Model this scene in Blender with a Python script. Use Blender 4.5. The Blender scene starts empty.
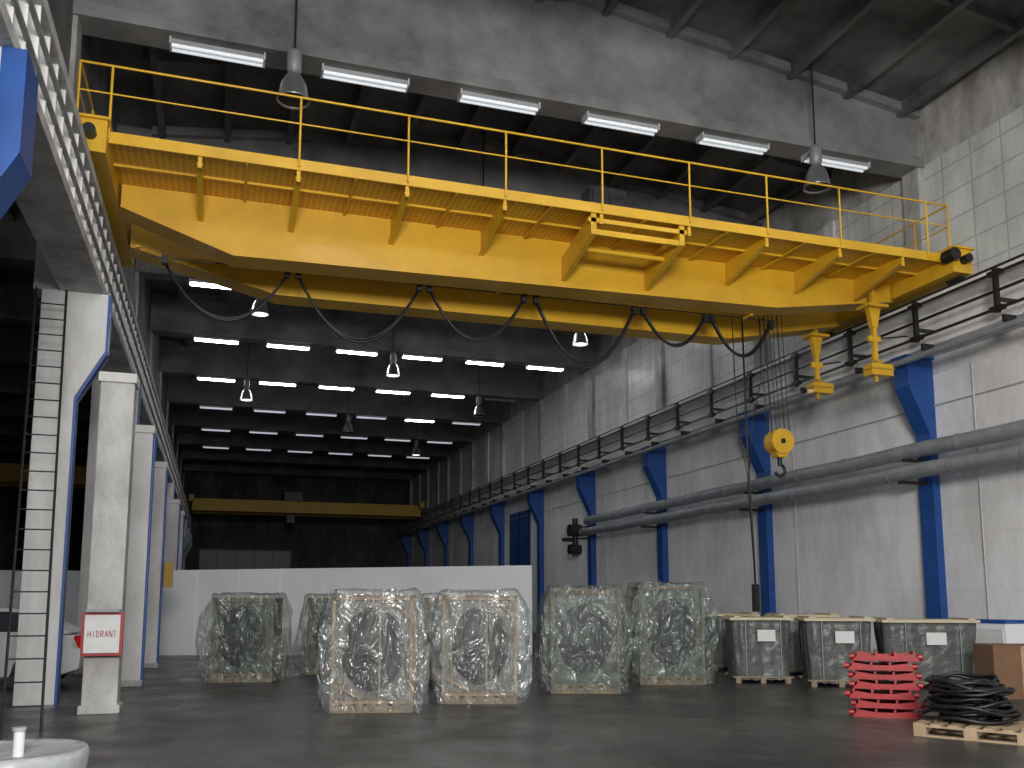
import bpy, bmesh, math, random
from mathutils import Vector, Matrix, noise
random.seed(7)
S=bpy.context.scene
COL=bpy.context.collection

# ------------------------------------------------------------------ materials
def new_mat(name):
    m=bpy.data.materials.new(name); m.use_nodes=True
    nt=m.node_tree; b=nt.nodes['Principled BSDF']
    return m,nt,b
def paint(name,col,rough=0.5,dirt=None,amt=0.35,scale=1.5,metal=0.0,bump=0.0,bscale=20,spec=0.5,coat=0.0,detail=5,stretch=(1,1,1)):
    m,nt,b=new_mat(name)
    tc=nt.nodes.new('ShaderNodeTexCoord')
    mp=nt.nodes.new('ShaderNodeMapping'); mp.inputs['Scale'].default_value=stretch; nt.links.new(tc.outputs['Object'],mp.inputs['Vector'])
    n=nt.nodes.new('ShaderNodeTexNoise'); n.inputs['Scale'].default_value=scale; n.inputs['Detail'].default_value=detail; n.inputs['Roughness'].default_value=0.65
    nt.links.new(mp.outputs[0],n.inputs['Vector'])
    r=nt.nodes.new('ShaderNodeValToRGB'); r.color_ramp.elements[0].position=0.32; r.color_ramp.elements[1].position=0.66
    d=dirt if dirt else tuple(c*0.55 for c in col)
    mix=[col[i]*(1-amt)+d[i]*amt for i in range(3)]
    r.color_ramp.elements[0].color=(*mix,1); r.color_ramp.elements[1].color=(*col,1)
    nt.links.new(n.outputs['Fac'],r.inputs['Fac']); nt.links.new(r.outputs['Color'],b.inputs['Base Color'])
    b.inputs['Roughness'].default_value=rough; b.inputs['Metallic'].default_value=metal
    b.inputs['Specular IOR Level'].default_value=spec; b.inputs['Coat Weight'].default_value=coat
    if bump>0:
        n2=nt.nodes.new('ShaderNodeTexNoise'); n2.inputs['Scale'].default_value=bscale; n2.inputs['Detail'].default_value=4
        nt.links.new(tc.outputs['Object'],n2.inputs['Vector'])
        bp=nt.nodes.new('ShaderNodeBump'); bp.inputs['Strength'].default_value=bump; bp.inputs['Distance'].default_value=0.05
        nt.links.new(n2.outputs['Fac'],bp.inputs['Height']); nt.links.new(bp.outputs['Normal'],b.inputs['Normal'])
    return m
def grid_mat(name,c1,c2,mortar,w,hh,axes,msize=0.02,rough=0.5,offset=0.0,dirt=(0.25,0.24,0.22),damt=0.6,dscale=0.5,bump=0.4):
    m,nt,b=new_mat(name)
    tc=nt.nodes.new('ShaderNodeTexCoord'); sp=nt.nodes.new('ShaderNodeSeparateXYZ'); cb=nt.nodes.new('ShaderNodeCombineXYZ')
    nt.links.new(tc.outputs['Object'],sp.inputs[0])
    nt.links.new(sp.outputs[axes[0]],cb.inputs['X']); nt.links.new(sp.outputs[axes[1]],cb.inputs['Y'])
    br=nt.nodes.new('ShaderNodeTexBrick'); br.offset=offset; br.squash=1.0
    br.inputs['Scale'].default_value=1; br.inputs['Brick Width'].default_value=w; br.inputs['Row Height'].default_value=hh
    br.inputs['Mortar Size'].default_value=msize; br.inputs['Mortar Smooth'].default_value=0.2
    br.inputs['Color1'].default_value=(*c1,1); br.inputs['Color2'].default_value=(*c2,1); br.inputs['Mortar'].default_value=(*mortar,1)
    nt.links.new(cb.outputs[0],br.inputs['Vector'])
    n=nt.nodes.new('ShaderNodeTexNoise'); n.inputs['Scale'].default_value=dscale; n.inputs['Detail'].default_value=9; n.inputs['Roughness'].default_value=0.75
    mp=nt.nodes.new('ShaderNodeMapping'); mp.inputs['Scale'].default_value=(1,1,0.35); nt.links.new(tc.outputs['Object'],mp.inputs['Vector'])
    nt.links.new(mp.outputs[0],n.inputs['Vector'])
    r=nt.nodes.new('ShaderNodeValToRGB'); r.color_ramp.elements[0].position=0.43; r.color_ramp.elements[1].position=0.78
    r.color_ramp.elements[0].color=(0,0,0,1); r.color_ramp.elements[1].color=(damt,damt,damt,1)
    nt.links.new(n.outputs['Fac'],r.inputs['Fac'])
    mx=nt.nodes.new('ShaderNodeMixRGB'); mx.inputs['Color2'].default_value=(*dirt,1)
    nt.links.new(r.outputs['Color'],mx.inputs['Fac']); nt.links.new(br.outputs['Color'],mx.inputs['Color1'])
    nt.links.new(mx.outputs['Color'],b.inputs['Base Color']); b.inputs['Roughness'].default_value=rough
    bp=nt.nodes.new('ShaderNodeBump'); bp.inputs['Strength'].default_value=bump; bp.inputs['Distance'].default_value=0.02; bp.invert=True
    nt.links.new(br.outputs['Fac'],bp.inputs['Height']); nt.links.new(bp.outputs['Normal'],b.inputs['Normal'])
    return m
def emit(name,col,st):
    m,nt,b=new_mat(name)
    b.inputs['Base Color'].default_value=(*col,1); b.inputs['Emission Color'].default_value=(*col,1); b.inputs['Emission Strength'].default_value=st
    return m
def film_mat(name,col,a_lo,a_hi,gloss=0.16,rough=0.2):
    m=bpy.data.materials.new(name); m.use_nodes=True; nt=m.node_tree; nt.nodes.clear()
    N=nt.nodes.new; Lk=nt.links.new
    out=N('ShaderNodeOutputMaterial'); tr=N('ShaderNodeBsdfTransparent'); df=N('ShaderNodeBsdfDiffuse'); gl=N('ShaderNodeBsdfGlossy')
    tr.inputs['Color'].default_value=(0.93,0.94,0.93,1); df.inputs['Color'].default_value=(*col,1); gl.inputs['Roughness'].default_value=rough; gl.inputs['Color'].default_value=(0.95,0.97,1,1)
    tc=N('ShaderNodeTexCoord'); mp=N('ShaderNodeMapping'); mp.inputs['Scale'].default_value=(1.8,1.8,0.8); Lk(tc.outputs['Object'],mp.inputs['Vector'])
    n=N('ShaderNodeTexNoise'); n.inputs['Scale'].default_value=1.7; n.inputs['Detail'].default_value=3; n.inputs['Distortion'].default_value=1.0
    Lk(mp.outputs[0],n.inputs['Vector'])
    mr=N('ShaderNodeMapRange'); mr.inputs['From Min'].default_value=0.4; mr.inputs['From Max'].default_value=0.7; mr.inputs['To Min'].default_value=a_lo; mr.inputs['To Max'].default_value=a_hi
    Lk(n.outputs['Fac'],mr.inputs['Value'])
    n2=N('ShaderNodeTexNoise'); n2.inputs['Scale'].default_value=2.0; n2.inputs['Detail'].default_value=3.0; n2.inputs['Distortion'].default_value=1.6; n2.inputs['Roughness'].default_value=0.5
    Lk(mp.outputs[0],n2.inputs['Vector'])
    bp=N('ShaderNodeBump'); bp.inputs['Strength'].default_value=1.0; bp.inputs['Distance'].default_value=0.22
    Lk(n2.outputs['Fac'],bp.inputs['Height']); Lk(bp.outputs['Normal'],gl.inputs['Normal']); Lk(bp.outputs['Normal'],df.inputs['Normal'])
    m1=N('ShaderNodeMixShader'); Lk(mr.outputs[0],m1.inputs['Fac']); Lk(tr.outputs[0],m1.inputs[1]); Lk(df.outputs[0],m1.inputs[2])
    m2=N('ShaderNodeMixShader'); m2.inputs['Fac'].default_value=gloss; Lk(m1.outputs[0],m2.inputs[1]); Lk(gl.outputs[0],m2.inputs[2])
    Lk(m2.outputs[0],out.inputs['Surface'])
    return m

M={}
M['yellow']=paint('crane_yellow',(0.73,0.43,0.022),0.42,(0.42,0.22,0.015),0.6,0.7,coat=0.1,detail=8)
M['shaded_deck']=grid_mat('crane_deck_plate',(0.64,0.30,0.012),(0.58,0.27,0.010),(0.82,0.50,0.04),0.10,0.10,('X','Y'),0.018,0.4,0.0,(0.35,0.16,0.01),0.4)  # dotted plate; the orange base puts the soffit's shade into the yellow
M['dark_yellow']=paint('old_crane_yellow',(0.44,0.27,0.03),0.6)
M['black']=paint('black_rubber',(0.008,0.008,0.009),0.45)
M['steel_dark']=paint('dark_steel',(0.028,0.029,0.031),0.45,metal=0.4)
M['steel_grey']=paint('grey_steel',(0.26,0.27,0.28),0.5,metal=0.2)
M['concrete']=paint('ceiling_concrete',(0.22,0.22,0.22),0.85,(0.035,0.035,0.035),0.95,0.5,bump=0.3,bscale=6,detail=10)
M['beam_conc']=paint('roof_beam_concrete',(0.27,0.27,0.27),0.85,(0.05,0.05,0.05),0.8,0.6,bump=0.2,bscale=6,detail=10)
M['white']=paint('white_wash',(0.78,0.78,0.78),0.65,(0.38,0.36,0.33),0.65,1.3,bump=0.12,bscale=12,detail=10,stretch=(1,1,0.4))
M['white_dirty']=paint('white_wash_dirty',(0.56,0.56,0.55),0.75,(0.17,0.155,0.135),0.85,1.5,bump=0.2,bscale=12,detail=10,stretch=(1,1,0.5))
M['partition']=paint('partition_white',(0.85,0.87,0.91),0.6,(0.68,0.69,0.71),0.5,0.6)
M['blue']=paint('blue_paint',(0.012,0.080,0.33),0.45,(0.01,0.045,0.18),0.6,2)
M['wall_low']=grid_mat('painted_block_wall',(0.86,0.86,0.87),(0.85,0.85,0.86),(0.77,0.77,0.78),1.2,0.6,('Y','Z'),0.008,0.6,0.5,(0.38,0.36,0.34),0.75,0.7,0.2)
M['wall_up']=grid_mat('glass_block_wall',(0.72,0.73,0.70),(0.67,0.69,0.65),(0.48,0.49,0.47),0.8,0.62,('Y','Z'),0.022,0.35,0.0,(0.15,0.15,0.13),0.85,0.35,0.3)
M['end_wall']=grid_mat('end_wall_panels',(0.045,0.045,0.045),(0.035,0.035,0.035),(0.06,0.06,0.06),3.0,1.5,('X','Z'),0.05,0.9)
M['pipe']=paint('pipe_insulation',(0.32,0.34,0.37),0.5,(0.13,0.14,0.15),0.5,2.5,bump=0.4,bscale=8,metal=0.2)
M['wood']=paint('raw_wood',(0.44,0.33,0.21),0.7,(0.24,0.16,0.09),0.6,6)
M['wood_dim']=paint('darker_wood',(0.30,0.235,0.16),0.75,(0.14,0.10,0.06),0.6,6)  # darker copy of the raw wood, so frames and pallets stand out less
M['wood_lid']=paint('pale_wood',(0.60,0.54,0.38),0.7,(0.4,0.33,0.2),0.5,4)
M['film']=film_mat('plastic_film_clear',(0.46,0.48,0.47),0.10,0.36,0.085,0.2)
M['film_green']=film_mat('plastic_film_green',(0.21,0.25,0.225),0.22,0.50,0.055,0.26)
M['inner_light']=paint('inner_cover_light',(0.25,0.245,0.225),0.4,(0.08,0.08,0.07),0.7,2.2,bump=0.9,bscale=4)
M['inner_dark']=paint('inner_cover_dark',(0.15,0.175,0.155),0.4,(0.06,0.07,0.065),0.6,2.5,bump=0.9,bscale=4)
M['green_wrap']=paint('grey_green_wrap',(0.115,0.130,0.120),0.40,(0.045,0.052,0.048),0.6,3,bump=1.0,bscale=4)
M['label']=paint('paper_label',(0.72,0.73,0.73),0.7)
M['red']=paint('red_paint',(0.38,0.010,0.016),0.4,(0.2,0.01,0.01),0.5,5)
M['card']=paint('cardboard',(0.20,0.11,0.06),0.85,None,0.4,3)
M['lamp_metal']=paint('lamp_aluminium',(0.5,0.51,0.52),0.3,metal=0.8)
M['lamp_house']=paint('lamp_housing',(0.55,0.56,0.57),0.5)
M['lamp_shaded']=paint('lamp_housing_shaded',(0.10,0.10,0.10),0.7)  # darkened copy of the housing; shade put into the colour of dim fixtures
M['tube_on']=emit('tube_lit',(0.95,0.98,1.0),24)
M['tube_mid']=emit('tube_weak',(0.85,0.9,1.0),0.45)
M['tube_near']=emit('tube_standby',(0.85,0.9,0.95),0.35)
M['tube_dim']=emit('tube_unlit',(0.2,0.21,0.22),0.06)
M['bell_on']=emit('bell_lit',(1,0.95,0.85),3)
M['glass']=paint('dark_glass',(0.02,0.025,0.03),0.15,spec=0.6)
M['matte_dark']=paint('matte_dark',(0.05,0.052,0.055),0.9,spec=0.1)
M['car_white']=paint('car_paint',(0.7,0.7,0.71),0.2,coat=0.6,amt=0.1)
M['tail']=paint('tail_lamp_red',(0.6,0.01,0.01),0.2)
M['plastic_white']=paint('white_plastic_wrap',(0.42,0.44,0.45),0.3,(0.22,0.24,0.25),0.6,3,bump=0.6,bscale=6)
def floor_mat():
    m,nt,b=new_mat('floor_concrete')
    tc=nt.nodes.new('ShaderNodeTexCoord')
    n=nt.nodes.new('ShaderNodeTexNoise'); n.inputs['Scale'].default_value=0.45; n.inputs['Detail'].default_value=10; n.inputs['Roughness'].default_value=0.65; n.inputs['Distortion'].default_value=0.4
    nt.links.new(tc.outputs['Object'],n.inputs['Vector'])
    r=nt.nodes.new('ShaderNodeValToRGB'); e=r.color_ramp.elements
    e[0].position=0.36; e[0].color=(0.028,0.028,0.027,1); e[1].position=0.66; e[1].color=(0.085,0.083,0.077,1)
    nt.links.new(n.outputs['Fac'],r.inputs['Fac'])
    n3=nt.nodes.new('ShaderNodeTexNoise'); n3.inputs['Scale'].default_value=7; n3.inputs['Detail'].default_value=6
    mp=nt.nodes.new('ShaderNodeMapping'); mp.inputs['Scale'].default_value=(1.0,0.3,1); mp.inputs['Rotation'].default_value=(0,0,0.5)
    nt.links.new(tc.outputs['Object'],mp.inputs['Vector']); nt.links.new(mp.outputs[0],n3.inputs['Vector'])
    r3=nt.nodes.new('ShaderNodeValToRGB'); r3.color_ramp.elements[0].position=0.35; r3.color_ramp.elements[1].position=0.65
    r3.color_ramp.elements[0].color=(0.65,0.65,0.65,1); r3.color_ramp.elements[1].color=(1.12,1.12,1.12,1)
    nt.links.new(n3.outputs['Fac'],r3.inputs['Fac'])
    mx=nt.nodes.new('ShaderNodeMixRGB'); mx.blend_type='MULTIPLY'; mx.inputs['Fac'].default_value=1
    nt.links.new(r.outputs['Color'],mx.inputs['Color1']); nt.links.new(r3.outputs['Color'],mx.inputs['Color2'])
    nt.links.new(mx.outputs['Color'],b.inputs['Base Color'])
    n2=nt.nodes.new('ShaderNodeTexNoise'); n2.inputs['Scale'].default_value=1.2; n2.inputs['Detail'].default_value=5
    nt.links.new(tc.outputs['Object'],n2.inputs['Vector'])
    mr=nt.nodes.new('ShaderNodeMapRange'); mr.inputs['From Min'].default_value=0.3; mr.inputs['From Max'].default_value=0.7; mr.inputs['To Min'].default_value=0.26; mr.inputs['To Max'].default_value=0.5
    nt.links.new(n2.outputs['Fac'],mr.inputs['Value']); nt.links.new(mr.outputs[0],b.inputs['Roughness'])
    return m
M['floor']=floor_mat()

# ------------------------------------------------------------------ mesh builder
class MB:
    def __init__(s): s.v=[];s.f=[];s.mi=[];s.sm=[];s.mats=[]
    def mid(s,k):
        if k not in s.mats: s.mats.append(k)
        return s.mats.index(k)
    def add(s,vs,fs,k,smooth=False):
        o=len(s.v); s.v+= [tuple(v) for v in vs]; i=s.mid(k)
        for f in fs: s.f.append([o+j for j in f]); s.mi.append(i); s.sm.append(smooth)
    def box(s,x0,x1,y0,y1,z0,z1,k,mat=None):
        vs=[Vector((x,y,z)) for z in(z0,z1) for y in(y0,y1) for x in(x0,x1)]
        if mat is not None: vs=[mat@v for v in vs]
        s.add(vs,[(0,2,3,1),(4,5,7,6),(0,1,5,4),(2,6,7,3),(0,4,6,2),(1,3,7,5)],k)
    def beam(s,p0,p1,w,h,k,up=(0,0,1)):
        p0=Vector(p0);p1=Vector(p1);d=(p1-p0).normalized();u=Vector(up)
        if abs(d.dot(u))>0.98: u=Vector((0,1,0))
        r=d.cross(u).normalized();u=r.cross(d)
        vs=[]
        for p in(p0,p1):
            for a,b in((-1,-1),(1,-1),(1,1),(-1,1)): vs.append(p+r*w/2*a+u*h/2*b)
        s.add(vs,[(0,1,2,3),(7,6,5,4),(0,4,5,1),(1,5,6,2),(2,6,7,3),(3,7,4,0)],k)
    def cyl(s,p0,p1,r,k,seg=12,r2=None,caps=True):
        p0=Vector(p0);p1=Vector(p1);d=(p1-p0).normalized();a=Vector((0,0,1)) if abs(d.z)<.9 else Vector((1,0,0))
        x=d.cross(a).normalized();y=d.cross(x);r2=r if r2 is None else r2;vs=[]
        for p,q in((p0,r),(p1,r2)):
            for i in range(seg):
                t=2*math.pi*i/seg; vs.append(p+x*q*math.cos(t)+y*q*math.sin(t))
        s.add(vs,[(i,(i+1)%seg,seg+(i+1)%seg,seg+i) for i in range(seg)],k,True)
        if caps: s.add(vs,[tuple(range(seg))[::-1],tuple(range(seg,2*seg))],k)
    def tube(s,pts,r,k,seg=8):
        pts=[Vector(p) for p in pts]; n=len(pts); vs=[]; px=None
        for i,p in enumerate(pts):
            d=(pts[min(i+1,n-1)]-pts[max(i-1,0)]).normalized()
            if px is None:
                a=Vector((0,0,1)) if abs(d.z)<.9 else Vector((1,0,0)); px=d.cross(a).normalized()
            else: px=(px-d*px.dot(d)).normalized()
            y=d.cross(px)
            for j in range(seg):
                t=2*math.pi*j/seg; vs.append(p+px*r*math.cos(t)+y*r*math.sin(t))
        fs=[]
        for i in range(n-1):
            for j in range(seg): fs.append((i*seg+j,i*seg+(j+1)%seg,(i+1)*seg+(j+1)%seg,(i+1)*seg+j))
        fs.append(tuple(range(seg))[::-1]); fs.append(tuple(range((n-1)*seg,n*seg)))
        s.add(vs,fs,k,True)
    def prism(s,poly,axis,a0,a1,k):
        n=len(poly);vs=[]
        for a in(a0,a1):
            for p in poly:
                if axis=='Y': vs.append((p[0],a,p[1]))
                elif axis=='X': vs.append((a,p[0],p[1]))
                else: vs.append((p[0],p[1],a))
        fs=[tuple(range(n)),tuple(range(n,2*n))[::-1]]+[(i,n+i,n+(i+1)%n,(i+1)%n) for i in range(n)]
        s.add(vs,fs,k)
    def lathe(s,prof,c,k,seg=20):
        vs=[];n=len(prof)
        for r,z in prof:
            for i in range(seg):
                t=2*math.pi*i/seg; vs.append((c[0]+r*math.cos(t),c[1]+r*math.sin(t),c[2]+z))
        fs=[(i*seg+j,i*seg+(j+1)%seg,(i+1)*seg+(j+1)%seg,(i+1)*seg+j) for i in range(n-1) for j in range(seg)]
        s.add(vs,fs,k,True)
    def mesh(s,name):
        me=bpy.data.meshes.new(name); me.from_pydata(s.v,[],s.f)
        for k in s.mats: me.materials.append(M[k])
        for p,i,sm in zip(me.polygons,s.mi,s.sm): p.material_index=i; p.use_smooth=sm
        me.update()
        bm=bmesh.new(); bm.from_mesh(me); bmesh.ops.recalc_face_normals(bm,faces=bm.faces); bm.to_mesh(me); bm.free()
        return me
    def obj(s,name,loc=(0,0,0),rz=0,parent=None,bevel=0):
        o=bpy.data.objects.new(name,s.mesh(name)); COL.objects.link(o); o.location=loc; o.rotation_euler=(0,0,rz)
        if parent: o.parent=parent
        if bevel:
            b=o.modifiers.new('bevel','BEVEL'); b.width=bevel; b.segments=2; b.limit_method='ANGLE'
        return o
def inst(me,name,loc,rz=0):
    o=bpy.data.objects.new(name,me); COL.objects.link(o); o.location=loc; o.rotation_euler=(0,0,rz); return o

Y0=-7.0; Y1=74.0; XW=15.1; XL=-14.0; ZR=12.9; ZP=14.0; XM=6.6; XE=-1.9
BAYS=[9.65+6.35*i for i in range(-2,11)]
def zr(x):
    if x<XE: return ZR
    return ZP-(ZP-ZR)*abs(x-XM)/(XW-XM)

# ------------------------------------------------------------------ shell
b=MB(); b.box(XL,XW+0.4,Y0,Y1,-0.2,0,'floor'); b.obj('floor')
b=MB()
b.prism([(XL,ZR),(XE,ZR),(XM,ZP),(XW+.4,ZR-0.05),(XW+.4,ZR+0.3),(XM,ZP+0.3),(XE,ZR+0.3),(XL,ZR+0.3)],'Y',Y0,Y1,'concrete')
x=-13.5
while x<XW:
    if abs(x+2.8)>0.3:
        b.box(x-0.07,x+0.07,Y0,Y1,zr(x)-0.28,zr(x)+0.05,'concrete')
    x+=1.48
y=Y0+0.6
while y<Y1:
    b.prism([(XE,ZR+.02),(XM,ZP+.02),(XW,ZR+.02),(XW,ZR-.18),(XM,ZP-.18),(XE,ZR-.18)],'Y',y-0.06,y+0.06,'concrete'); y+=3.175
b.obj('ceiling')
for i,yb in enumerate(BAYS):
    b=MB()
    def slab(z0,z1,hw,ztop=False):
        if ztop: poly=[(XL,z0),(XW,z0),(XW,ZR),(XM,ZP),(XE,ZR),(XL,ZR)]
        else: poly=[(XL,z0),(XW,z0),(XW,z1),(XL,z1)]
        b.prism(poly,'Y',yb-hw,yb+hw,'beam_conc')
    slab(11.45,11.7,0.3); slab(11.7,0,0.12,True)
    b.prism([(XE,ZR-0.2),(XM,ZP-0.2),(XW,ZR-0.2),(XW,ZR),(XM,ZP),(XE,ZR)],'Y',yb-0.3,yb+0.3,'beam_conc')
    b.obj('roof_beam')
b=MB()
b.box(XW,XW+0.4,Y0,Y1,0,6.6,'wall_low')
b.box(XW,XW+0.4,Y0,Y1,6.6,8.3,'white')
b.box(XW,XW+0.4,Y0,Y1,8.3,11.5,'wall_up')
b.box(XW,XW+0.4,Y0,Y1,11.5,ZR,'white_dirty')
for yb in BAYS:
    b.box(XW-0.16,XW,yb-0.25,yb+0.25,7.9,11.45,'white_dirty')
    b.box(XW-0.06,XW,yb+2.9,yb+3.3,8.3,11.5,'white')
b.box(XW-0.10,XW,Y0,Y1,8.05,8.3,'white_dirty')
b.obj('wall_right')
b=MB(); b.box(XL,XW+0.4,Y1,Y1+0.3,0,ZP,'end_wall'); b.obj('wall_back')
b=MB(); b.box(XL-0.3,XL,Y0,Y1,0,ZR,'white_dirty'); b.obj('wall_left')
b=MB(); b.box(-2.95,-2.7,Y0,Y1,8.6,ZR,'concrete'); b.obj('wall_left_upper')
b=MB(); b.box(XW-0.05,XW-0.001,43.2,46.4,0,6.2,'blue')
for yy in (43.27,44.8,46.33): b.box(XW-0.09,XW-0.05,yy-0.07,yy+0.07,0,6.2,'steel_dark')
b.obj('door_1')
b=MB()
b.prism([(14.35,7.0),(XW-.01,7.0),(XW-.01,7.95),(14.05,7.95),(14.05,7.82),(14.4,7.72),(14.4,7.2),(14.35,7.15)],'Y',Y0,Y1,'white')
b.box(14.1,14.22,Y0,Y1,7.95,8.03,'steel_dark')
b.obj('crane_runway_beam')
b=MB()
for z in (7.80,7.45,7.10):
    b.box(13.91,13.95,Y0,Y1,z-0.025,z+0.025,'black')
b.cyl((14.12,Y0,6.78),(14.12,Y1,6.78),0.07,'pipe',10)
y=Y0+1
while y<Y1-1:
    b.box(13.88,13.98,y-0.035,y+0.035,7.02,7.9,'black')
    for z in (7.80,7.10): b.box(13.87,13.99,y-0.15,y+0.15,z-0.045,z+0.045,'black')
    b.box(13.9,14.4,y-0.03,y+0.03,7.25,7.32,'steel_dark')
    b.box(14.05,14.35,y-0.03,y+0.03,6.86,7.0,'steel_dark')
    y+=2.1
b.obj('conductor_rail')
for yb in BAYS:
    b=MB()
    b.box(14.90,XW-.005,yb-0.17,yb+0.17,0,7.0,'blue')
    b.prism([(14.90,5.3),(14.90,7.0),(14.4,7.0),(14.4,6.35)],'Y',yb-0.17,yb+0.17,'blue')
    b.prism([(14.36,6.98),(14.36,6.3),(14.86,5.25),(14.90,5.3),(14.42,6.35),(14.42,6.98)],'Y',yb-0.22,yb+0.22,'blue')
    b.box(14.86,14.90,yb-0.22,yb+0.22,0.0,5.27,'blue')
    b.box(14.3,XW-.01,yb-0.24,yb+0.24,6.94,7.0,'blue')
    b.obj('blue_steel_column',bevel=0.008)
b=MB()
for yb in BAYS:
    b.cyl((15.05,yb-1.3,0.9),(15.05,yb-1.3,6.6),0.018,'lamp_house',8)
b.cyl((15.06,Y0,5.9),(15.06,Y1,5.9),0.018,'lamp_house',8)
b.obj('wall_conduit')
b=MB()
for (x0,z0,r,ye,dz) in ((14.5,4.85,0.165,35.2,0.0),(14.3,4.36,0.165,34.6,0.0)):
    pts=[(x0,Y0+k*0.9,z0+0.012*math.sin(k*1.3)) for k in range(int((ye-Y0)/0.9)+1)]
    b.tube(pts,r,'pipe',14)
    yy=Y0
    while yy<ye: b.cyl((x0,yy,z0),(x0,yy+0.05,z0),r+0.012,'steel_grey',14); yy+=1.8
for yb in BAYS:
    if yb<36: 
        b.box(14.15,14.86,yb-0.05,yb+0.05,4.12,4.19,'steel_dark'); b.box(14.3,14.86,yb-0.05,yb+0.05,4.62,4.68,'steel_dark')
b.cyl((14.28,35.2,5.0),(14.28,35.2,3.4),0.12,'steel_dark',12)
b.cyl((14.0,35.2,4.5),(14.5,35.2,4.5),0.26,'steel_dark',14)
b.cyl((14.0,35.2,3.7),(14.5,35.2,3.7),0.22,'steel_dark',14)
b.cyl((13.7,35.2,4.1),(14.3,35.2,4.1),0.08,'steel_dark',10)
b.obj('insulated_pipe')

# ------------------------------------------------------------------ left side
b=MB()
b.box(-2.6,-1.95,Y0,Y1,6.6,6.75,'white_dirty')
b.box(-2.4,-2.10,Y0,Y1,6.75,7.75,'white_dirty')
b.box(-2.6,-1.95,Y0,Y1,7.75,7.9,'white_dirty')
b.box(-2.16,-2.04,Y0,Y1,7.9,7.99,'steel_dark')
y=Y0+0.3
while y<Y1:
    b.box(-2.10,-1.98,y-0.02,y+0.02,6.75,7.75,'white'); y+=0.55
b.box(-1.99,-1.94,Y0,Y1,7.0,7.04,'steel_grey'); b.box(-1.99,-1.94,Y0,Y1,7.4,7.44,'steel_grey')
b.obj('crane_runway_beam')
for yb in BAYS:
    near=abs(yb-9.65)<0.1
    if near: yb=8.95
    b=MB()
    b.box(-2.87,-2.30,yb-0.25,yb+0.25,0,6.6,'white')
    b.prism([(-2.30,4.85),(-2.30,6.6),(-1.88,6.6),(-1.88,5.65)],'Y',yb-0.25,yb+0.25,'white')
    edge=[(-1.88,6.6),(-1.88,5.63),(-2.30,4.82),(-2.30,0),(-2.26,0),(-2.26,4.80),(-1.84,5.61),(-1.84,6.6)]
    b.prism(edge,'Y',yb-0.27,yb+(0.27 if near else -0.05),'blue')
    if near:
        b.prism([(-1.84,6.6),(-1.84,5.61),(-2.26,4.80),(-2.26,0),(-2.42,0),(-2.42,4.85),(-2.05,5.7),(-2.05,6.6)],'Y',yb-0.275,yb-0.255,'blue')
    b.box(-3.0,-2.62,yb-0.25,yb+0.25,6.6,11.45,'white_dirty')
    b.obj('concrete_column')
for yb in (14.35,18.6,23.5,32.2,36.5):
    b=MB()
    b.box(-1.74,-1.27,yb-0.1,yb+0.35,0,4.80,'white_dirty' if yb<15 else 'white')
    b.box(-1.77,-1.24,yb-0.13,yb+0.38,4.80,4.95,'white')
    if yb>15: b.box(-1.27,-1.22,yb-0.1,yb-0.02,0,4.75,'blue')
    b.box(-1.78,-1.23,yb-0.13,yb+0.38,0,0.12,'white_dirty')
    b.obj('concrete_post',bevel=0.015)
b=MB()
b.box(-1.77,-1.23,14.10,14.22,0.82,1.43,'red'); b.box(-1.73,-1.27,14.075,14.10,0.86,1.39,'label')
b.box(-1.72,-1.28,14.0,14.24,1.43,1.47,'steel_grey')
xx=-1.68
def strokes(ch,x,z,w,h):
    L={'H':[((0,0),(0,1)),((1,0),(1,1)),((0,.5),(1,.5))],'I':[((.5,0),(.5,1))],'D':[((0,0),(0,1)),((0,1),(.8,.8)),((.8,.8),(.8,.2)),((.8,.2),(0,0))],
       'R':[((0,0),(0,1)),((0,1),(.9,.9)),((.9,.9),(.9,.55)),((.9,.55),(0,.5)),((.3,.5),(1,0))],'A':[((0,0),(.5,1)),((.5,1),(1,0)),((.2,.4),(.8,.4))],
       'N':[((0,0),(0,1)),((0,1),(1,0)),((1,0),(1,1))],'T':[((.5,0),(.5,1)),((0,1),(1,1))]}
    for p,q in L[ch]: b.beam((x+p[0]*w,14.07,z+p[1]*h),(x+q[0]*w,14.07,z+q[1]*h),0.008,0.010,'red',(0,1,0))
for ch in 'HIDRANT': strokes(ch,xx,1.08,0.036,0.09); xx+=0.055
b.obj('hydrant_cabinet')
b=MB(); b.box(-1.19,-1.0,23.2,23.5,1.9,2.5,'dark_yellow'); b.box(-1.21,-1.19,23.2,23.5,1.9,2.5,'steel_dark'); b.obj('yellow_switch_box')
b=MB()
p0=Vector((-2.20,12.7,0)); p1=Vector((-2.70,15.55,6.55)); dx=Vector((0.22,0,0))
for s_ in(-1,1): b.cyl(p0+dx*s_,p1+dx*s_,0.018,'steel_dark',8)
n=23
for i in range(1,n):
    c=p0.lerp(p1,i/n); b.cyl(c-dx,c+dx,0.011,'steel_dark',6)
b.obj('steel_ladder')
b=MB()
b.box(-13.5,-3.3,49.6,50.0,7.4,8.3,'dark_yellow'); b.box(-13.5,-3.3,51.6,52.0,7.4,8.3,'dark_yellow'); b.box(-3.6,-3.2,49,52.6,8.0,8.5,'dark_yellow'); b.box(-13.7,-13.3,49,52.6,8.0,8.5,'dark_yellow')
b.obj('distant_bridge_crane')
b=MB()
b.box(-1.7,13.7,63.0,63.5,7.5,8.3,'dark_yellow'); b.box(-1.7,13.7,65.0,65.5,7.5,8.3,'dark_yellow'); b.box(-1.9,-1.6,62.4,66,8.05,8.5,'dark_yellow'); b.box(13.5,13.85,62.4,66,8.05,8.5,'dark_yellow')
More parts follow.
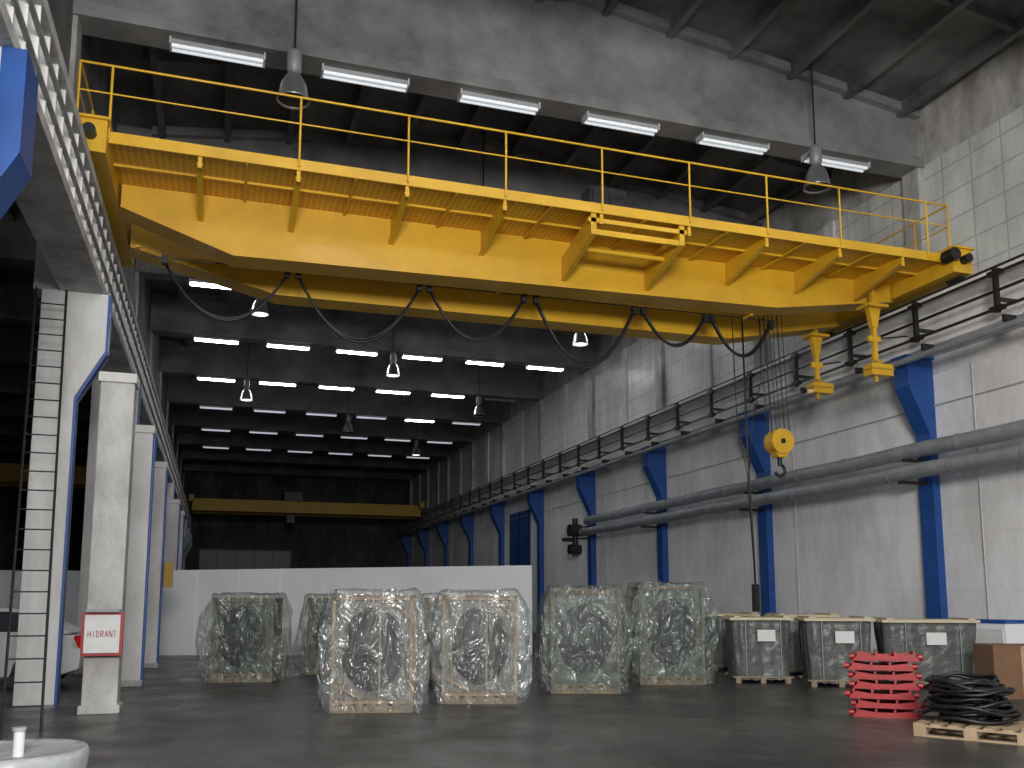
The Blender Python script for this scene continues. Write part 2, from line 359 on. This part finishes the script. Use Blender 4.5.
b.box(4.2,5.4,62.8,65.7,8.3,8.9,'steel_dark'); b.box(4.5,5.0,64.0,64.5,6.9,8.3,'steel_dark')
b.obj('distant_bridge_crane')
b=MB()
A=Vector((-2.9,29.2,0));B=Vector((8.85,25.4,0)); C=Vector((9.6,33.0,0)); D=Vector((-13.9,31.5,0))
def wallseg(p,q,h0,h1,t=0.12):
    d=(q-p).normalized(); nrm=Vector((-d.y,d.x,0))*t/2; vs=[p-nrm,q-nrm,q+nrm,p+nrm]
    vv=[tuple(v) for v in vs]+[(vs[0].x,vs[0].y,h0),(vs[1].x,vs[1].y,h1),(vs[2].x,vs[2].y,h1),(vs[3].x,vs[3].y,h0)]
    b.add(vv,[(0,1,2,3),(4,5,6,7),(0,1,5,4),(1,2,6,5),(2,3,7,6),(3,0,4,7)],'partition')
wallseg(A,B,2.45,2.62); wallseg(B,C,2.62,2.62); wallseg(D,A+Vector((-0.4,0,0)),2.5,2.45)
nseg=10
for i in range(nseg+1):
    p=A.lerp(B,i/nseg); b.box(p.x-0.02,p.x+0.02,p.y-0.075,p.y-0.055,0,2.44+0.017*i,'partition')
b.obj('wall_partition')
b=MB(); b.box(-1.0,4.0,52,55,0,4.4,'matte_dark'); b.box(-0.9,3.9,51.95,52.0,3.0,4.3,'steel_dark')
for i in range(6): b.box(-0.95+i*0.97,-0.92+i*0.97,51.9,51.97,3.0,4.3,'matte_dark')
b.obj('site_cabin')

# ------------------------------------------------------------------ lamps
def fixture(matk,house):
    b=MB()
    b.prism([(-0.14,-0.10),(0.14,-0.10),(0.08,0.0),(-0.08,0.0)],'X',-0.8,0.8,house)
    b.box(-0.82,-0.79,-0.15,0.15,-0.13,0,house); b.box(0.79,0.82,-0.15,0.15,-0.13,0,house)
    for yy in(-0.07,0.07): b.cyl((-0.78,yy,-0.125),(0.78,yy,-0.125),0.035,matk,10)
    return b.mesh('fluorescent_fixture_'+matk)
FX={'on':fixture('tube_on','lamp_house'),'near':fixture('tube_near','lamp_house'),'mid':fixture('tube_mid','lamp_house'),'dim':fixture('tube_dim','lamp_shaded')}
LX=[-0.35+2.65*i for i in range(6)]
for r,yb in enumerate(BAYS):
    if yb<0 or yb>62: continue
    for i,xx in enumerate(LX):
        k='dim'
        if abs(yb-16)<.2: k='near'
        if abs(yb-28.7)<.2 and i in (0,3,4,5): k='on'
        if abs(yb-35.05)<.2 : k='on'
        if abs(yb-41.4)<.2 and i<5: k='on'
        if abs(yb-22.35)<.2 and i in (1,4): k='on'
        if yb<12: k='on'
        if yb>45: k='mid'
        if abs(yb-47.75)<.2 and i==4: k='on'
        inst(FX[k],'fluorescent_lamp',(xx,yb,11.45))
for yb in (16.0,22.35):
    for xx in (-5.2,-8.5): inst(FX['on'],'fluorescent_lamp',(xx,yb,11.45))  # extra fixtures out of view, added to brighten the left bay and car
def bell(matk,rod):
    b=MB()
    b.cyl((0,0,rod),(0,0,-0.02),0.018,'steel_dark',8)
    b.box(-0.06,0.06,-0.06,0.06,rod-0.05,rod,'steel_dark')
    b.lathe([(0.0,0.0),(0.10,0.0),(0.13,-0.05),(0.13,-0.38),(0.09,-0.42)],(0,0,0),'steel_grey')
    b.lathe([(0.09,-0.42),(0.15,-0.5),(0.23,-0.66),(0.28,-0.92),(0.30,-0.96),(0.27,-0.94),(0.20,-0.68),(0.08,-0.5)],(0,0,0),'lamp_metal')
    b.lathe([(0.0,-0.88),(0.12,-0.88),(0.25,-0.92)],(0,0,0),matk)
    return b.mesh('bell_lamp_mesh')
for (xx,yb,k) in [(0.95,16,'off'),(11.9,16,'off'),(0.95,28.7,'on'),(11.65,28.7,'on'),(6.3,35.05,'on'),(0.95,41.4,'on'),(11.65,41.4,'off'),(6.3,47.75,'off'),(11.3,54.1,'on'),(6.3,22.35,'off')]:
    zt=11.3
    inst(bell('bell_on' if k=='on' else 'glass',zr(xx)-zt-0.005),'bell_lamp',(xx,yb-0.6,zt))

# ------------------------------------------------------------------ main crane
crane=bpy.data.objects.new('bridge_crane',None); COL.objects.link(crane)
GY=15.5
def girder(y0,y1,xk,zb,zb2,name):
    b=MB()
    poly=[(-1.75,8.5),(-1.75,8.05),(xk,zb),(10.8,zb2),(13.75,8.05),(13.75,8.5)]
    b.prism(poly,'Y',y0,y1,'yellow')
    bot=poly[1:5]
    for i in range(3):
        p,q=bot[i],bot[i+1]
        b.beam((p[0],(y0+y1)/2,p[1]-0.01),(q[0],(y0+y1)/2,q[1]-0.01),(y1-y0)+0.12,0.025,'yellow')
    b.box(-1.75,13.75,y0-0.06,y1+0.06,8.5,8.53,'yellow')
    b.box(-1.75,13.75,(y0+y1)/2-0.03,(y0+y1)/2+0.03,8.53,8.6,'steel_dark')
    return b.obj(name,parent=crane)
girder(GY,GY+0.45,0.05,7.43,7.62,'front_girder'); girder(17.3,17.75,0.9,7.42,7.47,'rear_girder')
b=MB()
b.box(-1.85,13.9,14.03,GY,8.44,8.47,'shaded_deck')
b.box(-1.85,13.9,13.99,14.03,8.40,8.58,'yellow')
b.box(-1.85,13.9,17.75,18.3,8.5,8.53,'shaded_deck'); b.box(-1.85,13.9,18.3,18.34,8.36,8.6,'yellow')
BR=[-0.5,0.99,2.75,4.45,6.25,8.0,9.65,11.3,12.8]
for xx in BR:
    b.prism([(14.03,8.44),(14.03,8.30),(GY,7.98),(GY,8.44)],'X',xx-0.010,xx+0.010,'yellow')
    b.beam((xx,14.03,8.29),(xx,GY,7.97),0.10,0.02,'yellow')
    b.box(xx-0.03,xx+0.03,14.02,14.06,8.22,8.5,'yellow')
    b.prism([(18.3,8.5),(18.3,8.36),(17.75,8.1),(17.75,8.5)],'X',xx-0.04,xx+0.04,'yellow')
for xx in (0.2,1.9,3.6,5.3,7.1,8.8,10.5,12.1): b.box(xx-0.02,xx+0.02,14.03,GY,8.39,8.44,'yellow')
b.box(-1.85,13.9,14.75,14.79,8.40,8.44,'yellow')
for xx in (6.1,7.85):
    b.prism([(14.03,8.40),(14.03,8.02),(GY,7.65),(GY,8.1)],'X',xx-0.05,xx+0.05,'yellow')
b.box(6.15,7.8,14.05,14.12,8.02,8.12,'yellow'); b.cyl((6.15,14.7,8.0),(7.8,14.7,8.0),0.05,'yellow',10); b.box(6.0,7.95,14.03,14.1,8.24,8.32,'yellow')
b.obj('walkway',parent=crane)
b=MB()
for (x0,x1) in ((-2.24,-1.80),(13.8,14.28)):
    b.box(x0,x1,13.75,18.6,8.12,8.62,'yellow')
    b.box(x0-0.03,x1+0.03,13.7,18.65,8.62,8.66,'yellow')
    xc=-2.1 if x0<0 else 14.16
    for yy in (14.1,18.2): b.cyl((xc-0.07,yy,8.2),(xc+0.07,yy,8.2),0.21,'steel_dark',20)
    for yy in (13.75,18.6):
        sgn=-1 if yy<15 else 1
        b.cyl(((x0+x1)/2,yy,8.38),((x0+x1)/2,yy+0.18*sgn,8.38),0.09,'black',14)
b.cyl((13.75,13.9,8.45),(13.75,13.62,8.45),0.13,'black',16)
b.obj('end_carriage',parent=crane)
b=MB()
def rail(p,q,z=9.62,r=0.020):
    b.cyl((*p,z),(*q,z),r,'yellow',8); b.cyl((*p,z-0.45),(*q,z-0.45),0.014,'yellow',8)
def post(x,y,z0=8.45): b.cyl((x,y,z0),(x,y,9.62),0.020,'yellow',8)
yf=13.97
rail((-2.25,yf),(13.95,yf)); 
for xx in [-1.8,0.99,2.75,4.45,6.25,8.0,9.65,11.3,13.4,13.95]: post(xx,yf)
rail((13.95,yf),(13.95,18.32)); post(13.95,14.9,8.6);post(13.95,16.4,8.6); post(13.95,18.32)
rail((-2.25,yf),(-2.25,18.32)); post(-2.25,yf,8.62); post(-2.25,15.4,8.62); post(-2.25,17,8.62)
rail((-2.25,18.32),(13.95,18.32))
for i in range(10): post(-2.25+i*1.8,18.32)
b.obj('handrail',parent=crane)
b=MB()
b.box(10.2,10.35,15.6,17.7,8.66,8.86,'yellow'); b.box(12.0,12.15,15.6,17.7,8.66,8.86,'yellow'); b.box(10.2,12.15,15.6,15.75,8.66,8.86,'yellow'); b.box(10.2,12.15,17.55,17.7,8.66,8.86,'yellow')
for xx in (10.4,11.95):
    for yy in (15.72,17.52): b.cyl((xx,yy-0.05,8.73),(xx,yy+0.05,8.73),0.14,'steel_dark',16)
b.cyl((11.1,15.9,9.0),(11.1,17.1,9.0),0.24,'steel_dark',20); b.cyl((11.1,17.1,9.0),(11.1,17.5,9.0),0.2,'steel_grey',16); b.box(10.5,11.0,15.7,16.0,8.86,9.3,'steel_grey')
b.obj('hoist_trolley',parent=crane)
b=MB()
b.box(6.45,7.2,15.0,15.42,8.47,9.42,'steel_dark'); b.box(6.5,6.81,14.97,15.0,8.55,9.36,'black'); b.box(6.85,7.15,14.97,15.0,8.55,9.36,'black')
b.cyl((6.83,15.2,9.42),(6.83,15.2,9.52),0.06,'steel_dark',10)
b.box(7.3,7.75,15.05,15.4,8.47,9.05,'steel_dark'); b.box(2.2,2.9,17.8,18.1,8.53,8.95,'steel_grey')
b.obj('electrical_cabinet',parent=crane)
b=MB()
FY=16.25
b.cyl((-1.5,FY,7.52),(11.3,FY,7.60),0.012,'steel_dark',6)
for xx in (-1.5,0.05,5.0,10.5): b.box(xx-0.03,xx+0.03,GY+0.4,FY+0.03,7.54,7.58,'yellow')
LO=[(-1.08,1.0,0.95),(1.2,3.45,1.15),(3.65,5.55,0.95),(5.8,7.95,1.25),(8.15,9.6,0.7),(9.75,11.2,0.8)]
for (xa,xb,sg) in LO:
    for o,dr in ((0,1.0),(0.06,0.94)):
        zt=7.46+0.008*xa
        pts=[(xa+(xb-xa)*t/16,FY+o,zt-sg*dr*(1-abs(2*t/16-1)**2.0)) for t in range(17)]
        b.tube(pts,0.026,'black',6)
    for xx in (xa,xb): b.box(xx-0.05,xx+0.05,FY-0.05,FY+0.08,7.42,7.58,'steel_dark')
b.obj('festoon_cable',parent=crane)
b=MB()
hx,hy=11.6,16.7
b.prism([(hx-0.2,5.25),(hx+0.2,5.25),(hx+0.26,5.0),(hx+0.1,4.68),(hx-0.1,4.68),(hx-0.26,5.0)],'Y',hy-0.12,hy+0.12,'yellow')
b.cyl((hx,hy-0.16,5.03),(hx,hy+0.16,5.03),0.28,'yellow',20)
b.cyl((hx,hy-0.17,5.03),(hx,hy+0.17,5.03),0.06,'steel_dark',12)
b.cyl((hx,hy,4.70),(hx,hy,4.5),0.05,'steel_dark',10)
pts=[(hx+0.12*math.sin(t),hy,4.40+0.13*math.cos(t)) for t in [0.0+0.28*i for i in range(17)]]
b.tube(pts,0.035,'steel_dark',8)
for ox in (-0.22,-0.1,0.1,0.22):
    for oy in(-0.08,0.08): b.cyl((hx+ox,hy+oy,5.1),(hx+ox*1.1-0.15,hy+oy,9.0),0.010,'steel_dark',6)
b.obj('hook_block',parent=crane)
b=MB()
py=16.2
b.tube([(10.45,py,7.6),(10.47,py,5),(10.53,py,3),(10.55,py,1.9)],0.02,'black',6)
b.tube([(10.2,py,7.6),(10.25,py,5.2),(10.45,py,4.2),(10.55,py,1.9)],0.010,'black',6)
b.tube([(10.9,py,7.6),(10.85,py,6.2),(10.6,py,5.2),(10.5,py,4.2)],0.010,'black',6)
b.box(10.49,10.61,py-0.05,py+0.05,1.36,1.92,'black')
for i in range(4): b.cyl((10.55,py-0.05,1.42+i*0.12),(10.55,py-0.065,1.42+i*0.12),0.015,'steel_dark',8)
b.obj('pendant_control',parent=crane)
b=MB()
for yy,zt,zb,xx in ((15.2,7.75,6.38,13.0),(17.4,7.75,6.5,13.2)):
    b.box(xx-0.25,xx+0.25,yy-0.2,yy+0.2,7.72,7.78,'yellow')
    b.box(xx-0.045,xx+0.045,yy-0.045,yy+0.045,zb,8.2,'yellow')
    b.box(xx-0.15,xx+0.15,yy-0.03,yy+0.03,7.0,7.12,'yellow')
    b.prism([(xx-0.15,7.72),(xx+0.15,7.72),(xx+0.06,7.3),(xx-0.06,7.3)],'Y',yy-0.06,yy+0.06,'yellow')
    b.box(xx-0.2,xx+0.34,yy-0.13,yy+0.13,zb-0.12,zb+0.12,'yellow')
    b.box(xx-0.22,xx+0.36,yy-0.15,yy+0.15,zb+0.0,zb+0.03,'dark_yellow')
    b.box(xx-0.05,xx+0.1,yy-0.1,yy+0.1,zb+0.12,zb+0.2,'dark_yellow')
    b.cyl((xx+0.0,yy,zb-0.12),(xx+0.0,yy,zb-0.26),0.05,'dark_yellow',8)
    b.beam((xx,yy,7.06),(13.88,yy,7.2),0.03,0.03,'steel_dark')
b.obj('current_collector',parent=crane)

# ------------------------------------------------------------------ wrapped crates
def crate(name,loc,rz,w,d,h,filmk,seed,flare=0.03):
    e=bpy.data.objects.new(name,None); COL.objects.link(e); e.location=loc; e.rotation_euler=(0,0,rz)
    rnd=random.Random(seed)
    W_='wood' if filmk=='film' else 'wood_dim'
    b=MB()
    x=w/2-0.12; y=d/2-0.10; z0=0.12; z1=h-0.1
    for yy in(-y,0,y): b.box(-x,x,yy-0.05,yy+0.05,0.0,0.1,'wood_dim')
    for i in range(7):
        xx=-x+ (2*x-0.12)*i/6; b.box(xx,xx+0.12,-y-0.05,y+0.05,0.1,0.125,'wood_dim')
    for xx in(-x+0.03,x-0.03):
        for yy in(-y,y): b.box(xx-0.025,xx+0.025,yy-0.03,yy+0.03,z0,z1,W_)
    for yy in(-y,y):
        b.box(-x,x,yy-0.03,yy+0.03,z1-0.05,z1,W_); b.box(-x,x,yy-0.03,yy+0.03,z0,z0+0.05,W_)
    if filmk=='film':
        ox=rnd.uniform(0.05,0.12)*w
        b.box(ox,ox+0.03,-y-0.075,-y-0.055,z0,z1,'wood')
        b.beam((-x,-y-0.05,z0+0.3),(-x*0.3,-y-0.05,z0+0.1),0.02,0.05,'wood'); b.beam((x*0.4,-y-0.05,z1-0.05),(x,-y-0.05,z1-0.35),0.02,0.05,'wood')
        b.beam((-x*0.72,-y-0.05,z0),(-x*0.78,-y-0.05,z1),0.02,0.04,'wood',(0,1,0))
    for i in range(5):
        yy=-y+2*y*i/4; b.box(-x,x,yy-0.05,yy+0.05,z1,z1+0.025,'wood_dim')
    b.obj('timber_frame',parent=e)
    b=MB()
    R=w*0.32; zc=0.10+(h-0.15)/2; sz=1.30
    b.box(-x+0.03,x-0.03,-y+0.03,y-0.05,z0+0.02,z1-0.05,'inner_light' if filmk=='film' else 'inner_dark')
    def disc(rr,y0,y1,k,seg=40):
        vs=[]
        for yy in (y0,y1):
            for i in range(seg):
                t=2*math.pi*i/seg; vs.append((rr*math.cos(t),yy,zc+rr*sz*math.sin(t)))
        fs=[(i,(i+1)%seg,seg+(i+1)%seg,seg+i) for i in range(seg)]+[tuple(range(seg)),tuple(range(seg,2*seg))[::-1]]
        b.add(vs,fs,k)
    disc(R,-y-0.02,-y+0.06,'black'); disc(R*0.95,-y-0.03,-y-0.02,'steel_dark'); disc(R*0.88,-y-0.037,-y-0.03,'black'); disc(R*0.35,-y-0.045,-y-0.037,'steel_dark'); disc(R*0.28,-y-0.05,-y-0.045,'black')
    b.obj('cable_reel',parent=e)
    bm=bmesh.new(); bmesh.ops.create_cube(bm,size=1); bmesh.ops.subdivide_edges(bm,edges=bm.edges,cuts=27,use_grid_fill=True)
    bot=[f for f in bm.faces if f.normal.z<-0.9]; bmesh.ops.delete(bm,geom=bot,context='FACES')
    for v in bm.verts:
        p=v.co; t=p.z+0.5
        k=1+0.06*math.sin(math.pi*t)+flare*(1-t)**3
        if t>0.75: k-=0.13*((t-0.75)/0.25)**1.5
        corner=(abs(p.x)*2)**8*(abs(p.y)*2)**8
        k+=corner*0.05*math.sin(math.pi*min(1,t*1.1))
        P=Vector((p.x*w*k,p.y*d*k,0.03+t*(h-0.03)))
        q=Vector((P.x*2.3+seed*7.3,P.y*2.3,P.z*1.2))
        nx=noise.noise(q)*0.12; ny=noise.noise(q+Vector((31,5,9)))*0.10
        q2=q*2.6
        rd=lambda qq:(1-abs(noise.noise(qq))*2.4)
        nx+=noise.noise(q2)*0.04; ny+=rd(q2+Vector((3,1,7)))*0.03
        nz=noise.noise(q+Vector((7,77,2)))*0.08+noise.noise(q2+Vector((4,4,4)))*0.04
        P.x+=nx; P.y+=ny
        if P.y<0 and abs(p.y+0.5)<1e-4: P.y=min(P.y,-d/2+0.015+0.01*noise.noise(q2))
        if t>0.5: P.z+=nz*(t-0.3)
        if t<0.02: P.z=0.01+abs(noise.noise(q*1.7))*0.08
        v.co=P
    for f in bm.faces: f.smooth=True
    me=bpy.data.meshes.new('plastic_wrap'); bm.to_mesh(me); bm.free(); me.materials.append(M[filmk])
    o=bpy.data.objects.new('plastic_wrap',me); COL.objects.link(o); o.parent=e
    return e
RZ=math.radians(-14)
crate('wrapped_reel_crate',(0.65,19.25,0),RZ,1.45,1.1,1.72,'film_green',1)
crate('wrapped_reel_crate',(2.6,20.6,0),RZ,1.4,1.1,1.72,'film_green',2)
crate('wrapped_reel_crate',(2.3,13.65,0),RZ,1.42,1.05,1.75,'film',3)
crate('wrapped_reel_crate',(4.1,14.2,0),math.radians(-18),1.42,1.05,1.75,'film',4)
crate('wrapped_reel_crate',(6.3,15.2,0),math.radians(-18),1.45,1.1,1.85,'film_green',5)
crate('wrapped_reel_crate',(8.5,16.2,0),math.radians(-16),1.5,1.1,1.95,'film_green',6)
crate('wrapped_reel_crate',(4.75,18.6,0),RZ,1.4,1.1,1.72,'film',8)
def small_crate(loc,rz,w,d,h,seed):
    b=MB()
    for xx in(-w/2+0.1,0,w/2-0.1): b.box(xx-0.05,xx+0.05,-d/2,d/2,0,0.1,'wood_dim')
    b.box(-w/2,w/2,-d/2,-d/2+0.1,0.1,0.13,'wood_dim'); b.box(-w/2,w/2,d/2-0.1,d/2,0.1,0.13,'wood_dim')
    def pt(s):
        L=2*(w+d); q=(s%1)*L
        if q<w: return (-w/2+q,-d/2)
        q-=w
        if q<d: return (w/2,-d/2+q)
        q-=d
        if q<w: return (w/2-q,d/2)
        q-=w
        return (-w/2,d/2-q)
    vs=[];NZ=12;NS=96
    for j in range(NZ+1):
        t=j/NZ; z=0.05+t*(h-0.15)
        for i in range(NS):
            x_,y_=pt(i/NS); q=Vector((x_*3+seed*9,y_*3,z*1.2)); k=1.0-0.08*(1-t)+noise.noise(q)*0.06+0.02*math.sin(i*1.1+seed+z)*(0.4+t)+noise.noise(q*3)*0.02
            rr=(abs(x_)/(w/2))**6*(abs(y_)/(d/2))**6
            k*=1-0.08*rr
            vs.append((x_*k,y_*k,z+ (abs(noise.noise(q*2))*0.08 if j==0 else 0)))
    fs=[(j*NS+i,j*NS+(i+1)%NS,(j+1)*NS+(i+1)%NS,(j+1)*NS+i) for j in range(NZ) for i in range(NS)]
    fs.append(tuple(range(NZ*NS,NZ*NS+NS)))
    b.add(vs,fs,'green_wrap',True)
    for i in range(5):
        yy=-d/2-0.03+(d-0.09)*i/4; b.box(-w/2-0.04,w/2+0.04,yy,yy+0.17,h-0.09,h-0.04,'wood_lid')
    for xx in(-w/2+0.1,w/2-0.1): b.box(xx-0.06,xx+0.06,-d/2-0.04,d/2+0.1,h-0.04,h-0.01,'wood_lid')
    b.box(-0.1,0.24,-d/2-0.075,-d/2-0.06,h*0.62,h*0.62+0.22,'label')
    for xx in (-w*0.28,w*0.3): b.box(xx-0.008,xx+0.008,-d/2-0.065,-d/2-0.05,0.13,h-0.08,'steel_grey')
    b.obj('lidded_machine_crate',loc,rz)
small_crate((11.55,18.9,0),math.radians(-20),1.1,1.1,1.32,1)
small_crate((10.35,15.9,0),math.radians(-22),1.15,1.0,1.30,2)
small_crate((11.3,14.75,0),math.radians(-25),1.2,1.0,1.30,3)
small_crate((12.65,13.9,0),math.radians(-28),1.6,1.0,1.28,4)
small_crate((12.4,17.3,0),math.radians(-20),1.3,1.0,1.32,5)

b=MB()
for i in range(7):
    z=i*0.128; ox=0.04*math.sin(i*2.3); oy=0.03*math.cos(i*1.7); W=0.42
    b.box(-W+ox,W+ox,-0.28+oy,0.28+oy,z,z+0.022,'red')
    for (ya,yb_) in ((-0.28,-0.255),(0.255,0.28)):
        b.prism([(-W+ox,z+0.02),(W+ox,z+0.02),(W*0.8+ox,z+0.10),(W*0.3+ox,z+0.07),(-W*0.3+ox,z+0.07),(-W*0.8+ox,z+0.10)],'Y',ya+oy,yb_+oy,'red')
    for xx in(-0.36,-0.12,0.12,0.36): b.box(xx+ox-0.015,xx+ox+0.015,-0.25+oy,0.25+oy,z+0.02,z+0.128,'red')
    for sx in(-1,1): b.cyl((sx*W*0.97+ox,-0.2+oy,z+0.055),(sx*(W+0.05)+ox,-0.2+oy,z+0.055),0.045,'red',10)
b.obj('red_steel_frame_stack',(8.95,10.65,0),math.radians(-38))
b=MB()
for yy in(-0.45,0,0.45): 
    for xx in(-0.55,0,0.55): b.box(xx-0.07,xx+0.07,yy-0.05,yy+0.05,0.02,0.11,'wood')
    b.box(-0.62,0.62,yy-0.05,yy+0.05,0,0.02,'wood'); b.box(-0.62,0.62,yy-0.05,yy+0.05,0.11,0.13,'wood')
for i in range(7): b.box(-0.62+0.19*i,-0.62+0.19*i+0.12,-0.5,0.5,0.13,0.152,'wood')
b.obj('wooden_pallet',(8.72,8.75,0),math.radians(-58))
b=MB()
rnd=random.Random(3)
for c in range(26):
    R=rnd.uniform(0.27,0.54)*(1-0.2*c/24); cx=rnd.uniform(-.05,.05); cy=rnd.uniform(-.04,.04); z=0.18+0.0185*c; tx=rnd.uniform(-.12,.12); ty=rnd.uniform(-.12,.12)
    pts=[(cx+R*math.cos(t)*(1+.05*math.sin(3*t+c)),cy+R*0.85*math.sin(t),z+tx*math.cos(t)*R+ty*math.sin(t)*R+.02*math.sin(4*t+c)) for t in [2*math.pi*i/36 for i in range(37)]]
    pts=[(p[0],p[1],max(p[2],0.178)) for p in pts]
    b.tube(pts,0.022,'black',7)
b.obj('cable_coil_pile',(8.72,8.92,0),math.radians(-58))
b=MB(); b.box(-0.5,0.5,-0.35,0.35,0,0.85,'card'); b.box(-0.5,0.0,-0.36,0.36,0.85,0.865,'card'); b.box(0.02,0.5,-0.36,0.36,0.85,0.86,'card'); b.box(-0.06,0.06,-0.365,-0.35,0.1,0.85,'wood')
b.obj('cardboard_box',(12.75,12.0,0),math.radians(-20))
b=MB(); b.box(-0.3,0.25,-0.5,0.5,0,1.15,'partition'); b.box(-0.31,0.26,-0.51,0.51,1.15,1.22,'blue'); b.box(-0.32,-0.3,-0.45,0.45,0.1,1.05,'label'); b.box(-0.34,-0.32,0.3,0.36,0.5,0.7,'steel_grey')
b.obj('white_metal_cabinet',(14.6,14.1,0))
b=MB()
b.lathe([(0.0,0.0),(0.48,0.0),(0.50,0.06),(0.48,0.3),(0.51,0.54),(0.49,0.59),(0.46,0.57),(0.36,0.585),(0.30,0.57),(0.22,0.58),(0.10,0.57),(0.0,0.58)],(0,0,0),'plastic_white',48)
b.cyl((0.10,-0.22,0.56),(0.10,-0.22,0.74),0.035,'label',14); b.cyl((0.10,-0.22,0.74),(0.10,-0.22,0.76),0.045,'plastic_white',14)
b.obj('wrapped_cable_drum',(-1.30,7.1,0))
def car(loc,rz):
    b=MB(); W=0.84
    body=[(-2.05,0.35),(-2.1,0.62),(-2.0,0.92),(-1.2,1.0),(1.3,1.0),(1.95,0.96),(2.08,0.7),(2.05,0.35),(1.75,0.28)]
    def arch(cx): return [(cx+0.36*math.cos(t),0.30+0.36*math.sin(t)) for t in [math.pi*i/8 for i in range(9)]]
    low=[(1.75,0.25)]+arch(1.3)+[(0.9,0.22),(-0.9,0.22)]+arch(-1.3)+[(-1.75,0.25)]
    b.prism(body[:-1]+low,'Y',-W,W,'car_white')
    roof=[(-1.3,0.98),(-0.55,1.42),(0.2,1.48),(1.1,1.44),(1.85,0.98)]
    b.prism(roof,'Y',-W+0.12,W-0.12,'car_white')
    win=[(-1.1,1.02),(-0.52,1.37),(0.2,1.42),(1.05,1.38),(1.6,1.02)]
    b.prism(win,'Y',-W+0.105,W-0.105,'glass')
    b.box(0.15,0.22,-W+0.1,W-0.1,1.0,1.42,'car_white')
    for cx in(-1.3,1.3):
        for s_ in(-1,1):
            b.cyl((cx,s_*(W-0.18),0.31),(cx,s_*(W+0.01),0.31),0.31,'black',24); b.cyl((cx,s_*(W),0.31),(cx,s_*(W+0.02),0.31),0.19,'lamp_metal',16)
    for s_ in(-1,1): b.box(1.9,2.09,s_*0.7-0.14,s_*0.7+0.145,0.7,0.95,'tail'); b.box(-2.1,-1.95,s_*0.65-0.15,s_*0.65+0.15,0.66,0.84,'label')
    b.obj('parked_car',loc,rz,bevel=0.03)
car((-4.32,19.3,0),math.radians(-3))
car((-8.9,24.5,0),math.radians(20))

# ------------------------------------------------------------------ light
w=bpy.data.worlds.new('world'); S.world=w; w.use_nodes=True
w.node_tree.nodes['Background'].inputs['Color'].default_value=(0.85,0.9,1.0,1); w.node_tree.nodes['Background'].inputs['Strength'].default_value=0.3
def area(name,loc,target,sx,sy,power,col=(1,0.97,0.93)):
    l=bpy.data.lights.new(name,'AREA'); l.shape='RECTANGLE'; l.size=sx; l.size_y=sy; l.energy=power; l.color=col
    o=bpy.data.objects.new(name,l); COL.objects.link(o); o.location=loc
    o.rotation_euler=(Vector(target)-Vector(loc)).to_track_quat('-Z','Y').to_euler(); return o
area('hall_fill_light',(0,-5,6.0),(12.5,18,4.0),5,3,3000)  # unseen area light added behind the camera to brighten right wall and crane
area('hall_fill_light',(6,4,11.2),(8,7,0),10,1,250)  # added overhead area light, boosts the lamp rows near the camera
c=bpy.data.cameras.new('camera'); cam=bpy.data.objects.new('camera',c); COL.objects.link(cam); S.camera=cam
c.sensor_width=36; c.lens=902/1024*36; c.shift_y=96/1024; c.clip_end=300
cam.location=(0,0,1.6); cam.rotation_euler=(math.pi/2+math.atan(120/902),0,math.radians(-18.07))
S.view_settings.view_transform='Standard'
S.view_settings.look='None'
